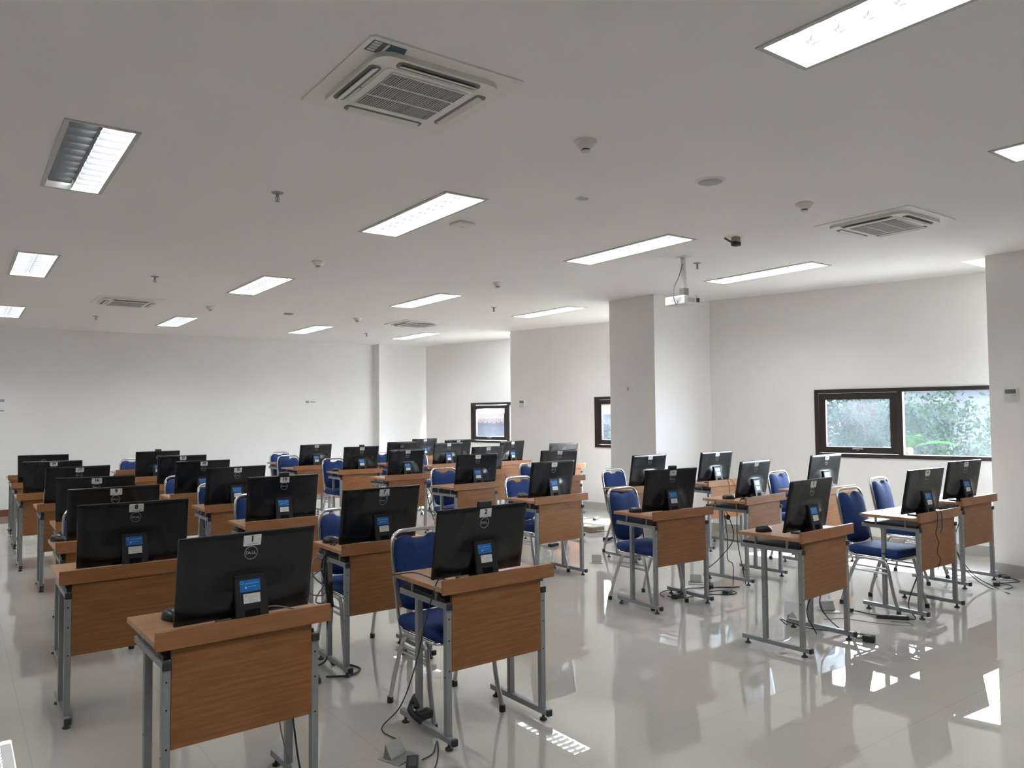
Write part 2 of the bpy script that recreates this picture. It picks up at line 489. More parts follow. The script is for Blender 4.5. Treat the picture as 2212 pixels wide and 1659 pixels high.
# ------------------------------------------------------------------ air conditioners
def aircon():
    """origin at centre on the ceiling; 0.73 square, grille in the middle, four louvred outlets"""
    r = empty('ceiling_air_conditioner')
    p = MB(); p.prism(rrect(0.74, 0.76, 0.02), -0.008, 0); p.build('cover_plate', M['plastic'], r)
    b = MB(); hole = .40
    b.prism(rrect(0.60, 0.62, 0.07), -0.030, -0.008); bo = b.build('face_panel', M['plastic'], r)
    for i in range(4):
        a = i * math.pi / 2; Z = Matrix.Rotation(a, 4, 'Z')
        s = MB(); s.prism(rrect(0.40, 0.055, 0.02, 4, 0, -0.262), -0.0335, -0.030, X=Z); so = s.build('air_outlet', M['vent_dark'], r)
        v = MB(); v.box(-0.185, 0.185, -0.016, 0.016, -0.003, 0.003, bev=0.002, X=Z @ Matrix.Translation((0, -0.262, -0.038)) @ Matrix.Rotation(math.radians(24), 4, 'X'))
        v.build('flap', M['plastic'], so)
    f = MB(); f.prism(rrect(0.44, 0.44, 0.03), -0.034, -0.030); f.build('grille_frame', M['plastic'], r)
    g = MB(); g.box(-.18, .18, -.18, .18, -0.0355, -0.034, mi=1)
    for k in range(33):
        x = -.18 + .36 * k / 32; g.box(x - .0028, x + .0028, -.18, .18, -0.039, -0.0355)
    for y in (-.19, -.07, .06, .18): g.box(-.185, .185, y - .004, y + .004, -0.040, -0.0355, mi=2)
    g.build('intake_grille', [M['grille'], M['vent_dark'], M['plastic']], r)
    d = MB(); d.lathe([(0.008, 0), (0.006, -0.002)], 10, X=Matrix.Translation((-.25 + .02, .03, -.030))); d.build('sensor', M['vent_dark'], r)
    d = MB(); d.lathe([(0.004, 0), (0.003, -0.002)], 8, X=Matrix.Translation((-.235, .10, -.030))); d.build('indicator_light', M['vent_dark'], r)
    return r


ac = aircon()
acs = [(1.65, 3.02, 'square white ceiling air conditioner with teal sticker, nearest the camera'),
       (5.87, 3.06, 'square white ceiling air conditioner above the window side desks'),
       (1.76, 10.66, 'square white ceiling air conditioner over the far left desks'),
       (5.98, 10.80, 'square white ceiling air conditioner farthest away near the far pillar')]
for i, (x, y, lab) in enumerate(acs):
    o = ac if i == 0 else copy_tree(ac)
    o.location = (x, y, HC); tag(o, lab, 'air conditioner', 'cassette air conditioners in the ceiling')


def ac_sticker():
    s = MB(); X = Matrix.Translation((1.285 + .09, 2.64 + .075, HC - 0.0085)) @ Matrix.Rotation(math.pi, 4, 'X')
    s.prism([(-.075, -.045), (-.075, .05), (.07, .05), (.085, -.02), (.03, -.045)], 0, 0.0008, X=X)
    for k in range(4):
        s.box(-.068, -.035, -.037 + k * .022, -.020 + k * .022, .0008, .0012, mi=1, X=X)
    s.box(-.012, 0.0, -.035, .045, .0008, .0012, mi=1, X=X)
    s.box(-.030, -.018, -.035, .045, .0008, .0012, mi=2, X=X)
    return s.build('energy_sticker', [M['teal'], M['tag'], M['skirt_brown']], None)


st = ac_sticker(); tag(st, 'teal energy sticker on the corner of the nearest air conditioner', 'sticker')


# ------------------------------------------------------------------ small ceiling fittings
def detector(kind=0):
    r = empty('smoke_detector')
    b = MB(); b.lathe([(0.062, 0), (0.062, -0.012), (0.050, -0.014)], 20); b.build('detector_base', M['plastic'], r)
    h = MB(); h.lathe([(0.050, -0.014), (0.046, -0.030), (0.030, -0.042), (0.027, -0.044)], 20); h.build('detector_body', M['plastic'], r)
    s = MB(); s.lathe([(0.022, -0.044), (0.022, -0.052)], 16); s.build('sensor_slot', M['ink'], r)
    c = MB(); c.lathe([(0.027, -0.052), (0.024, -0.060), (0.008, -0.064)], 16); c.build('detector_cap', M['plastic'], r)
    return r


dt = detector()
dets = [(2.74, 3.05, 'cream dome smoke detector on the ceiling, nearest the camera'),
        (4.84, 3.09, 'cream smoke detector beside the window side air conditioner'),
        (2.79, 6.93, 'cream smoke detector left of the middle ceiling lamps'),
        (4.91, 6.96, 'cream smoke detector right of the middle ceiling lamps'),
        (2.76, 10.6, 'small distant smoke detector near the far left air conditioner'),
        (4.93, 10.7, 'small distant smoke detector left of the farthest air conditioner')]
for i, (x, y, lab) in enumerate(dets):
    o = dt if i == 0 else copy_tree(dt)
    o.location = (x, y, HC); tag(o, lab, 'smoke detector', 'smoke detectors on the ceiling')


def sprinkler():
    r = empty('sprinkler_head')
    b = MB(); b.lathe([(0.040, 0), (0.038, -0.006), (0.014, -0.009)], 18); b.build('rose_plate', M['brass'], r)
    h = MB(); h.lathe([(0.010, -0.009), (0.010, -0.030)], 10)
    for s in (-1, 1):
        h.tube([(s * .009, 0, -.028), (s * .014, 0, -.042), (s * .006, 0, -.058)], 0.0028, 6)
    h.build('nozzle', M['brass'], r)
    d = MB(); d.lathe([(0.004, -0.03), (0.004, -0.056), (0.016, -0.058), (0.016, -0.061)], 12); d.build('deflector', M['brass'], r)
    return r


sp = sprinkler()
sps = [(1.70, 4.92, 'metal sprinkler head on the ceiling, nearest on the left'), (1.68, 8.61, 'metal sprinkler head behind the nearest left one'),
       (1.65, 12.47, 'tiny sprinkler head on the left near the back wall'), (5.9, 4.95, 'metal sprinkler head just right of the projector pole'),
       (6.0, 8.61, 'tiny sprinkler head above the middle desks before the pillar'), (5.98, 12.59, 'tiny sprinkler head near the farthest air conditioner')]
for i, (x, y, lab) in enumerate(sps):
    o = sp if i == 0 else copy_tree(sp)
    o.location = (x, y, HC); tag(o, lab, 'sprinkler', 'fire sprinklers on the ceiling')

o = MB(); o.lathe([(0.098, 0), (0.096, -0.006), (0.078, -0.008)], 32)
r = empty('ceiling_speaker', (3.87, 3.13, HC)); tag(r, 'round white flush speaker in the ceiling', 'speaker')
o.build('speaker_rim', M['plastic'], r)
o = MB(); o.lathe([(0.078, -0.006), (0.076, -0.0095), (0.03, -0.011)], 32); o.build('speaker_grille', M['grille'], r)
o = MB(); o.box(-.075, .075, -.075, .075, -0.03, 0, bev=0.012, seg=3)
r = empty('wireless_access_point', (3.14, 4.92, HC), math.radians(8)); tag(r, 'white square access point on the ceiling beside a lamp', 'access point')
o.build('access_point_body', M['plastic'], r)
o = MB(); o.box(-.02, .02, -.004, .004, -0.0308, -0.0298); o.build('access_point_badge', M['grille'], r)
o = MB(); o.prism([(-.045, -.03), (.03, -.03), (.05, 0.005), (.03, .03), (-.045, .03)], -0.003, 0)
tag(o.build('ceiling_patch', M['grille'], None, (3.46, 3.89, HC)), 'small grey patch stuck on the ceiling', 'patch')
o = MB(); o.lathe([(0.07, 0), (0.068, -0.01), (0.04, -0.018)], 20)
tag(o.build('round_ceiling_cap', M['brown_dome'], None, (3.87, 10.72, HC)), 'flat brownish round cap on the far ceiling', 'ceiling cap')
r = empty('ceiling_camera', (5.30, 4.03, HC)); tag(r, 'small black camera on a beige ceiling block', 'camera')
o = MB(); o.box(-.028, .028, -.028, .028, -0.04, 0, bev=0.004); o.build('camera_block', M['brown_dome'], r)
o = MB(); o.box(-.03, .035, -.03, .03, -0.075, -0.04, bev=0.008, seg=2); o.tube([(-.03, 0, -.055), (-.08, .01, -.038), (-.12, .02, -.02)], 0.008, 8); o.build('camera_head', M['cap'], r)


# ------------------------------------------------------------------ projector
def projector():
    r = empty('ceiling_projector', (5.56, 4.83, HC)); tag(r, 'white projector hanging on a pole before the pillar', 'projector')
    m = MB(); m.box(-.05, .05, -.05, .05, -0.006, 0); m.tube([(0, 0, -.006), (0, 0, -.30)], 0.026, 14); m.build('mount_pole', M['white'], r)
    m = MB(); m.box(-.032, .032, -.032, .032, -.385, -.30, bev=.004); m.build('mount_bracket', M['brushed'], r)
    Z = Matrix.Translation((0.005, 0.0, -.385)) @ Matrix.Rotation(math.radians(3), 4, 'Z')
    m = MB(); m.box(-.15, .15, -.115, .115, -.085, 0, bev=.012, seg=3, X=Z); body = m.build('projector_body', M['white'], r)
    m = MB()
    for k in range(9): m.box(-.152, -.1495, -.08 + k * .013, -.072 + k * .013, -.055, -.02, X=Z)
    for k in range(9): m.box(-.10 + k * .012, -.093 + k * .012, -.1165, -.1145, -.06, -.02, X=Z)
    m.build('projector_vent', M['grille'], body)
    m = MB(); m.box(.03, .075, -.1185, -.114, -.055, -.015, X=Z); m.build('port_panel', M['ink'], body)
    m = MB(); m.box(.1, .14, -.1165, -.1145, -.05, -.046, X=Z); m.build('projector_badge', M['brown_dome'], body)
    m = MB()
    for s in ((-.09, .06), (.10, .07), (.10, -.07)): m.tube([(0, 0, -.005), (s[0], s[1], .012), (s[0], s[1], 0)], .005, 6, X=Z)
    m.build('mount_arm', M['brushed'], r)
    c = MB(); c.tube(smooth_path([(-.026, -.01, -.07), (-.10, -.03, -.20), (-.19, -.05, -.31), (-.215, -.06, -.40), (-.19, -.07, -.475), (-.165, -.06, -.46), (-.15, -.05, -.43)]), .0045, 6)
    c.tube(smooth_path([(-.02, -.03, -.30), (-.06, -.06, -.345), (-.10, -.08, -.38)]), .0045, 6)
    c.build('projector_cable', M['grey_cable'], r)


projector()


# ------------------------------------------------------------------ desk
def make_desk():
    r = empty('computer_desk')
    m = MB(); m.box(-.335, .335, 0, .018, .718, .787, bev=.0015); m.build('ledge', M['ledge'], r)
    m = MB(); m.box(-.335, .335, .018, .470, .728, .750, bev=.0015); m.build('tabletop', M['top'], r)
    LX, RX = -.292, .275
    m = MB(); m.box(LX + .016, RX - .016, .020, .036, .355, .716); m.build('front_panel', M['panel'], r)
    m = MB(); m.box(LX - .005, RX + .005, .045, .455, .672, .688); sh = m.build('keyboard_shelf', M['black_board'], r)
    m = MB(); m.box(LX - .005, RX + .005, .455, .459, .670, .690); m.build('shelf_edge', M['skirt_brown'], sh)
    for X in (LX, RX):
        for y, z1 in ((.035, .645), (.300, .645)):
            w = .015
            m = MB(); m.box(X - w, X + w, y - w, y + w, .06, z1, bev=.002); lg = m.build('leg', M['steel'], r)
            h = MB()
            for z in (.60, .50, .36):
                if y < .1: h.lathe([(0.0035, 0), (0.0035, 0.0008)], 8, X=Matrix.Translation((X, y - w, z)) @ Matrix.Rotation(math.pi / 2, 4, 'X'))
            s_ = -1 if X < 0 else 1
            h.lathe([(0.0035, 0), (0.0035, 0.0008)], 8, X=Matrix.Translation((X + s_ * w, y, .33)) @ Matrix.Rotation(s_ * math.pi / 2, 4, 'Y'))
            h.build('screw_hole', M['hole'], lg)
        m = MB(); m.box(X - .015, X + .015, .020, .470, .645, .672, bev=.002); tr = m.build('top_rail', M['steel'], r)
        m = MB(); m.box(X - .016, X + .016, .010, .022, .643, .674, bev=.003); m.build('end_cap', M['cap'], tr)
        m = MB(); m.box(X - .014, X + .014, -.015, .475, .032, .060, bev=.002); fr = m.build('foot_rail', M['steel'], r)
        m = MB(); m.box(X - .016, X + .016, -.030, -.014, .030, .062, bev=.003); m.build('end_cap', M['cap'], fr)
        for y in (.025, .435):
            m = MB(); m.lathe([(0.020, 0), (0.019, .008), (.008, .014), (.007, .034)], 12, X=Matrix.Translation((X, y, 0))); m.build('levelling_foot', M['cap'], fr)
        for y in (.13, .36):
            m = MB(); m.tube([(X, y, .672), (X, y, .728)], .009, 10); m.build('tabletop_post', M['post'], r)
    return r


# ------------------------------------------------------------------ computer (screen with its stand)
TILT = math.radians(10.2)
TX = Matrix.Translation((0, 0, .023)) @ Matrix.Rotation(TILT, 4, 'X')
MW, MH = .535, .338


def bump(x, z):
    e = min(1, (MW / 2 - abs(x)) / .012, z / .012, (MH - z) / .012); e = max(0, e)
    h = math.exp(-(abs(x) / (.115 + .07 * max(0, 1 - z / .18))) ** 4)
    t = min(1, max(0, (.205 - z) / .10)); t = t * t * (3 - 2 * t)
    lo = min(1, z / .02)
    return -(.003 + .007 * e ** .5 + .026 * h * t * lo)


def make_computer():
    r = empty('desktop_computer')
    m = MB(); m.box(-MW / 2, MW / 2, -.003, .010, 0, MH, bev=.002, X=TX); m.build('display_panel', M['shell'], r)
    m = MB(); m.box(-MW / 2 + .008, MW / 2 - .008, .010, .0115, .02, MH - .008, X=TX); m.build('screen', M['screen'], r)
    m = MB(); nx, nz = 40, 28; vs = []; fs = []
    for j in range(nz + 1):
        for i in range(nx + 1):
            x = -MW / 2 + .001 + (MW - .002) * i / nx; z = .001 + (MH - .002) * j / nz; vs.append((x, bump(x, z), z))
    for j in range(nz):
        for i in range(nx):
            a = j * (nx + 1) + i; fs.append((a, a + 1, a + nx + 2, a + nx + 1))
    m.add(vs, fs, True, 0, TX); m.build('rear_housing', M['shell'], r)
    # stand: leaning slab from the hump down to the table
    m = MB(); y0, y1 = -.064, -.098; w = .060
    n = len(m.v)
    A = [(-w, y0 + .004, .190), (w, y0 + .004, .190), (w + .004, y1, 0.0), (-w - .004, y1, 0.0)]
    B = [(x, y + .016, z) for x, y, z in A]
    m.add(A + B, [(0, 1, 2, 3), (7, 6, 5, 4), (0, 4, 5, 1), (1, 5, 6, 2), (2, 6, 7, 3), (3, 7, 4, 0)])
    m.box(-w, w, -.062, -.028, .178, .190); st_ = m.build('stand', M['stand'], r)
    m = MB(); m.box(-.10, .10, -.080, .05, 0, .010, bev=.003); m.box(-.05, .05, -.03, .006, .010, .03); m.build('stand_foot', M['stand'], r)
    sl = Vector((0, y1 - (y0 + .004), -.190)).normalized()
    nrm = Vector((0, sl.z, -sl.y)).normalized()
    if nrm.y > 0: nrm = -nrm

    def SX(x, d, lift):
        o = Vector((0, y0 + .004, .190)) + sl * d + nrm * lift
        Mx = Matrix((Vector((1, 0, 0)), -sl, nrm)).transposed().to_4x4(); Mx.translation = o + Vector((x, 0, 0)); return Mx
    m = MB(); m.box(-.040, .040, -.022, .022, 0, .0006, X=SX(-.004, .040, .0002)); bl = m.build('blue_label', M['blue_label'], st_)
    m = MB(); X = SX(-.004, .040, .0009)
    m.box(-.018, .034, .008, .0095, 0, .0002, X=X); m.box(-.008, .022, -.004, -.0028, 0, .0002, X=X)
    m.add([(-.022, -.010, .0001), (-.012, -.010, .0001), (-.017, .001, .0001)], [(0, 1, 2)], X=X)
    m.tube([(-.032 + .006 * math.cos(a / 12 * 6.283), .013 + .006 * math.sin(a / 12 * 6.283), .0001) for a in range(12)], .0006, 4, closed=True, X=X)
    m.build('label_print', M['label_print'], bl)
    m = MB(); m.box(-.033, .033, -.018, .018, 0, .0006, X=SX(0, .088, .0002)); wl = m.build('white_label', M['white_label'], st_)
    m = MB(); X = SX(0, .088, .0009)
    m.lathe([(.0032, 0), (.0032, .0002)], 10, X=X @ Matrix.Translation((-.024, .010, 0)))
    for k, (a, b) in enumerate(((-.012, .010), (-.012, .022), (-.012, .004), (-.012, .018), (-.012, .020))): m.box(a, b, .008 - k * .0055, .0092 - k * .0055, 0, .0002, X=X)
    m.build('label_print', M['grey_ink'], wl)
    m = MB(); m.box(-.030, .030, -.020, .020, 0, .0008, X=SX(0, .150, .0001)); m.build('cable_slot', M['hole'], st_)
    # emblem
    LX_ = TX @ Matrix.Translation((.004, -.0105, .258)) @ Matrix.Rotation(math.pi / 2, 4, 'X')
    m = MB(); R_ = .0255
    m.tube([(R_ * math.cos(a / 32 * 6.2832), R_ * math.sin(a / 32 * 6.2832), 0) for a in range(32)], .0013, 5, closed=True, X=LX_)
    text_mesh('D', .0165, .0003, LX_ @ Matrix.Translation((-.0145, 0, 0)), m)
    text_mesh('E', .0145, .0003, LX_ @ Matrix.Translation((-.0045, 0, 0)) @ Matrix.Rotation(math.radians(38), 4, 'Z'), m)
    text_mesh('L', .0165, .0003, LX_ @ Matrix.Translation((.0060, 0, 0)), m)
    text_mesh('L', .0165, .0003, LX_ @ Matrix.Translation((.0150, 0, 0)), m)
    m.build('emblem', M['logo'], r)
    return r


TAG_X = TX @ Matrix.Translation((.006, -.0102, .308)) @ Matrix.Rotation(math.pi / 2, 4, 'X')


def add_tag(r, num, dx=0.0, tape=False):
    X = Matrix.Translation((dx, 0, 0)) @ TAG_X
    if ('tagmesh') not in CACHE:
        m = MB(); m.prism(rrect(.070, .043, .003, 2), 0, .0008); o = m.build('number_tag', M['tag'], r); CACHE['tagmesh'] = o.data
    else:
        o = bpy.data.objects.new('number_tag', CACHE['tagmesh']); COL.objects.link(o); o.parent = r
    o.matrix_local = X
    if num not in CACHE:
        m = MB()
        if num and num != '?': text_mesh(num, .033, .0016, Matrix.Translation((0, .005, .0009)), m)
        else:
            m.box(-.012, .012, -.002, .010, .0009, .0011)
        m.box(-.021, .021, -.0150, -.0138, .0009, .0011)
        d = m.build('tag_print', M['ink'] if num != '?' else M['grey_ink'], o); CACHE[num] = d.data
    else:
        d = bpy.data.objects.new('tag_print', CACHE[num]); COL.objects.link(d); d.parent = o
    if tape:
        m = MB(); m.box(.016, .025, -.052, -.008, .0009, .0013); m.build('blue_tape', M['blue_tape'], o)


CACHE = {}


def add_webcam(r):
    if 'cam' not in CACHE:
        m = MB(); m.box(-.038, .038, -.012, .010, MH - .002, MH + .027, bev=.002, X=TX); o = m.build('pop_up_webcam', M['cap'], r); CACHE['cam'] = o.data
    else:
        o = bpy.data.objects.new('pop_up_webcam', CACHE['cam']); COL.objects.link(o); o.parent = r


# ------------------------------------------------------------------ chair
def make_chair():
    r = empty('banquet_chair')
    m = MB(); m.box(-.195, .195, -.235, .185, .415, .485, bev=.032, seg=4); m.build('seat', M['blue'], r)
    m = MB(); m.tube([(a, b, .410) for a, b in rrect(.37, .40, .05, 4, 0, -.025)], .009, 8, closed=True); m.build('seat_frame', M['chrome'], r)

    def BP(x, z, d=0.0):                     # point on the leaning back plane
        return (x * .865, .190 + (z - .45) * .20 + d, z - max(0, z - .5) * .04)
    out = []                                 # outline of the pad with the scooped top
    for x, z in ((-.150, .50), (-.172, .53), (-.188, .70), (-.190, .80), (-.183, .850), (-.160, .885), (-.120, .898), (-.078, .899), (-.050, .884), (-.02, .878), (.02, .878), (.050, .884), (.078, .899), (.120, .898), (.160, .885), (.183, .850), (.190, .80), (.188, .70), (.172, .53), (.150, .50), (.10, .485), (0, .480), (-.10, .485)):
        out.append((x, z))
    out = [tuple(v[:2]) for v in smooth_path([(a, b, 0) for a, b in out + [out[0]]], 3)][:-1]
    m = MB(); n = len(out); cz = .69; vs = []; rings = [(1, .012), (1.0, -.006), (.95, -.024), (.80, -.034), (.45, -.040)]
    for s_, d in rings:
        for x, z in out: vs.append(BP(x * s_, cz + (z - cz) * s_, d))
    fs = [list(range(n))]
    for i in range(len(rings) - 1):
        for k in range(n): fs.append((i * n + k, i * n + (k + 1) % n, (i + 1) * n + (k + 1) % n, (i + 1) * n + k))
    vs.append(BP(0, cz, -.041)); c = len(vs) - 1; b = (len(rings) - 1) * n
    for k in range(n): fs.append((b + k, b + (k + 1) % n, c))
    m.add(vs, fs, True); m.build('backrest', M['blue'], r)
    m = MB(); path = [(-.178, .06, .405), (-.178, .13, .41), (-.177, .175, .44), BP(-.203, .50), BP(-.206, .70), BP(-.203, .84), BP(-.188, .895), BP(-.150, .922), BP(-.09, .927)]
    path = path + [BP(0, .928)] + [(-x, y, z) for x, y, z in path[::-1]]
    m.tube(smooth_path(path, 4), .0115, 10); m.build('back_frame', M['chrome'], r)
    for sx in (-1, 1):
        for sy in (-1, 1):
            fy = -.235 if sy < 0 else .235
            m = MB(); m.tube(smooth_path([(sx * .190, -.02, .398), (sx * .192, sy * .07 - .02, .396), (sx * .195, sy * .125 - .02, .365), (sx * .200, fy * .82, .16), (sx * .205, fy, .022)], 5), .0125, 10)
            lg = m.build('leg', M['leg_metal'], r)
            m = MB(); m.lathe([(.017, 0), (.018, .006), (.016, .034)], 12, X=Matrix.Translation((sx * .2055, fy * 1.005, 0))); m.build('foot_tip', M['cap'], lg)
        m = MB(); m.tube([(sx * .197, -.168, .30), (sx * .197, .130, .30)], .008, 8); m.tube([(sx * .196, -.158, .335), (sx * .196, .118, .335)], .008, 8); m.build('stretcher', M['leg_metal'], r)
    return r


def make_mouse():
    r = empty('computer_mouse')
    m = MB(); vs = []; fs = []; N, K = 12, 16
    for j in range(N + 1):
        t = j / N; y = -.055 + .11 * t; w = .031 * math.sqrt(max(0, 1 - (abs(t - .5) * 2) ** 2.6)) + .001; h = .036 * math.sqrt(max(0, 1 - (abs(t - .55) / .56) ** 2.2)) + .001
        for k in range(K):
            a = 2 * math.pi * k / K; z = h * max(0, math.sin(a)) ** .8 if math.sin(a) > 0 else 0
            vs.append((w * math.cos(a), y, .002 + z))
    for j in range(N):
        for k in range(K): fs.append((j * K + k, j * K + (k + 1) % K, (j + 1) * K + (k + 1) % K, (j + 1) * K + k))
    m.add(vs, fs + [list(range(K))[::-1], list(range(N * K, N * K + K))], True); m.build('mouse_body', M['mouse'], r)
    m = MB(); m.lathe([(.006, -.003), (.006, .003)], 10, X=Matrix.Translation((0, -.025, .031)) @ Matrix.Rotation(math.pi / 2, 4, 'Y')); m.build('scroll_wheel', M['cap'], r)
    return r


# desk key: x, y, yaw deg, (computer dx, dy, yaw)
DESKS = {
 'A1': (0.929, 2.990, 1.8, (0.013, 0.105, 3.7)), 'B1': (2.179, 3.078, 0.9, (-0.067, 0.112, 1.6)), 'C1': (4.675, 2.862, 3.1, (-0.070, 0.130, 4.0)),
 'D1': (6.140, 2.821, 0.3, (-0.088, 0.116, -1.4)), 'E1': (7.430, 3.070, -0.8, (-0.146, 0.112, -4.4)),
 'A2': (0.775, 4.455, -0.2, (0.020, 0.114, -2.2)), 'B2': (2.213, 4.290, -0.3, (-0.045, 0.112, 2.2)), 'C2': (4.719, 4.134, -2.6, (-0.061, 0.122, -5.5)),
 'D2': (6.080, 4.337, 4.5, (-0.082, 0.115, 6.9)), 'E2': (7.287, 4.348, -0.2, (0.029, 0.197, -1.3)),
 'A3': (0.856, 5.498, -0.1, (0.004, 0.127, -1.7)), 'B3': (2.067, 5.665, -0.3, (-0.034, 0.112, -2.5)), 'C3': (4.655, 5.570, 2.2, (-0.063, 0.112, 2.4)),
 'D3': (6.053, 5.685, 0.0, (0.0, 0.150, 2.1)), 'E3': (7.157, 5.617, -0.3, (-0.119, 0.112, -0.9)),
 'A4': (0.956, 6.565, -0.3, (-0.058, 0.112, -9.0)), 'B4': (2.110, 6.956, -0.1, (-0.048, 0.128, 5.6)), 'C4': (4.775, 7.180, 4.7, (0.028, 0.112, -3.0)),
 'D4': (6.087, 7.228, 0.2, (-0.035, 0.115, -6.0)),
 'A5': (0.950, 8.050, -0.6, (-0.010, 0.125, 8.0)), 'B5': (2.090, 8.182, -0.1, (-0.004, 0.128, 0.7)), 'C5': (4.770, 8.811, 2.0, (0.015, 0.112, 2.4)),
 'D5': (6.039, 8.760, 0.2, (-0.015, 0.112, 0.7)), 'E5': (7.530, 8.850, 0.1, (-0.030, 0.129, -2.8)),
 'A6': (0.866, 9.279, -0.1, (-0.005, 0.120, -7.4)), 'B6': (2.179, 9.442, 0.0, (0.0, 0.150, -1.9)), 'C6': (4.725, 10.134, -0.7, (0.040, 0.120, -2.2)),
 'D6': (6.348, 10.307, 0.1, (0.017, 0.170, 0.5)), 'E6': (7.507, 10.172, 0.0, (-0.007, 0.144, 6.3)),
 'A7': (0.907, 10.909, -0.1, (0.001, 0.129, -8.0)), 'B7': (2.194, 10.845, 0.0, (0.0, 0.150, -1.8)), 'C7': (4.543, 11.434, 4.1, (0.052, 0.125, 5.6)),
 'D7': (6.062, 11.318, 0.0, (0.0, 0.150, -0.9)), 'E7': (7.276, 11.490, 0.0, (0.0, 0.150, -2.4)),
 'E8': (7.181, 12.522, 0.0, (0.0, 0.150, 1.2)),
 'A8': (0.943, 12.402, 0.0, None), 'B8': (2.263, 12.459, 0.0, None), 'C8': (4.776, 12.877, 0.0, None)}
NUM = {'A1': '1', 'B1': '2', 'C1': '3', 'D1': '4', 'B2': '7', 'A2': '8', 'A3': '9', 'B3': '10', 'B4': '15', 'A4': '16', 'A5': '17', 'B5': '18', 'B6': '23', 'A6': '24'}
NOTAG = {'A7', 'B7', 'D7', 'E5'}
WEBCAM = {'B1', 'B3', 'C2', 'C6', 'B7'}
COLN = {'A': 'leftmost desk column', 'B': 'second desk column from left', 'C': 'middle desk column', 'D': 'second desk column from the windows', 'E': 'desk column by the windows'}
ROWN = {'1': 'nearest', '2': 'second', '3': 'third', '4': 'fourth', '5': 'fifth', '6': 'sixth', '7': 'seventh', '8': 'last'}
SHOWN = {k: v for k, v in NUM.items() if k not in ('A6', 'B6')}

desk0 = make_desk(); comp0 = make_computer(); chair0 = make_chair(); mouse0 = make_mouse()
first = {'d': True, 'c': True, 'h': True, 'm': True}


def take(proto, key):
    if first[key]:
        first[key] = False; return proto
    return copy_tree(proto)


# computers are copied before any tag is added so that no copy inherits one
comps = {}
for k, (x, y, a, c) in DESKS.items():
    d = take(desk0, 'd'); d.location = (x, y, 0); d.rotation_euler = (0, 0, math.radians(a))
    if k in SHOWN: lab = 'wooden desk carrying computer %s, %s of the %s' % (SHOWN[k], ROWN[k[1]], COLN[k[0]])
    elif c is None: lab = 'empty wooden desk with no computer, %s, %s' % (ROWN[k[1]], COLN[k[0]])
    else: lab = 'wooden steel legged computer desk, %s of the %s' % (ROWN[k[1]], COLN[k[0]])
    tag(d, lab, 'desk', 'wooden computer desks in rows')
    if c:
        comps[k] = take(comp0, 'c')
for k, o in comps.items():
    x, y, a, c = DESKS[k]
    o.location = (x + c[0], y + c[1], .7502); o.rotation_euler = (0, 0, math.radians(c[2]))
    if k in SHOWN:
        lab = 'black computer tagged %s%s, %s of the %s' % (SHOWN[k], ' with raised webcam' if k in WEBCAM else '', ROWN[k[1]], COLN[k[0]])
    else:
        lab = 'black computer%s seen from behind, %s of the %s' % (' with raised webcam' if k in WEBCAM else '', ROWN[k[1]], COLN[k[0]])
    tag(o, lab, 'computer', 'black desktop computers facing away')
    if k not in NOTAG: add_tag(o, NUM.get(k, '?'), dx=(.004 if k == 'B2' else 0), tape=(k == 'B2'))
    if k in WEBCAM: add_webcam(o)

# ------------------------------------------------------------------ chairs: back left corner pixel rays gave these places
CHAIRS = {'B1': (2.145, 3.56, 0), 'D1': (6.03, 3.23, -2), 'E1': (7.22, 3.60, 3), 'B2': (2.19, 4.72, 0), 'C2': (4.67, 4.50, 2), 'D2b': (7.20, 4.72, 0),
          'A3': (0.80, 5.98, -3), 'B3': (2.04, 6.12, 0), 'C3': (4.69, 6.02, 3), 'D3': (6.13, 6.14, 2), 'B4': (2.08, 7.42, 2), 'C4': (4.74, 7.62, -2), 'D4': (6.09, 7.66, 0),
          'A5': (0.90, 8.52, -3), 'B5': (2.03, 8.62, 0), 'C6': (4.60, 10.55, 0), 'D6': (6.13, 10.75, 0), 'C7': (4.38, 11.85, 0), 'D7': (6.02, 11.78, 0),
          'A7': (0.90, 11.50, 0), 'B8': (2.26, 12.86, 0), 'C8': (4.72, 13.2, 2)}
for k, (x, y, a) in CHAIRS.items():
    o = take(chair0, 'h'); o.location = (x, y, 0); o.rotation_euler = (0, 0, math.radians(a))
    kk = 'E2' if k == 'D2b' else k
    if kk in SHOWN: lab = 'blue chrome chair behind computer %s, %s of the %s' % (SHOWN[kk], ROWN[kk[1]], COLN[kk[0]])
    else: lab = 'blue padded chrome chair behind the %s desk of the %s' % (ROWN[kk[1]], COLN[kk[0]])
    tag(o, lab, 'chair', 'blue banquet chairs at the desks')

MICE = {'C1': (4.43, 3.19, 70), 'D2': (5.83, 4.57, 60), 'C2': (4.49, 4.44, 60), 'C3': (4.46, 5.93, 50), 'B2': (1.96, 4.63, 60), 'A1': (0.725, 3.30, 20), 'A3': (0.57, 5.86, 30), 'C6': (4.49, 10.46, 40)}
for k, (x, y, a) in MICE.items():
    o = take(mouse0, 'm'); o.location = (x, y, .7502); o.scale = (1.12, 1.12, 1.12); o.rotation_euler = (0, 0, math.radians(a))
    if k in SHOWN: lab = 'dark grey mouse beside computer %s, %s of the %s' % (SHOWN[k], ROWN[k[1]], COLN[k[0]])
    else: lab = 'dark grey mouse on the %s desk of the %s' % (ROWN[k[1]], COLN[k[0]])
    tag(o, lab, 'mouse', 'computer mice on the desks')


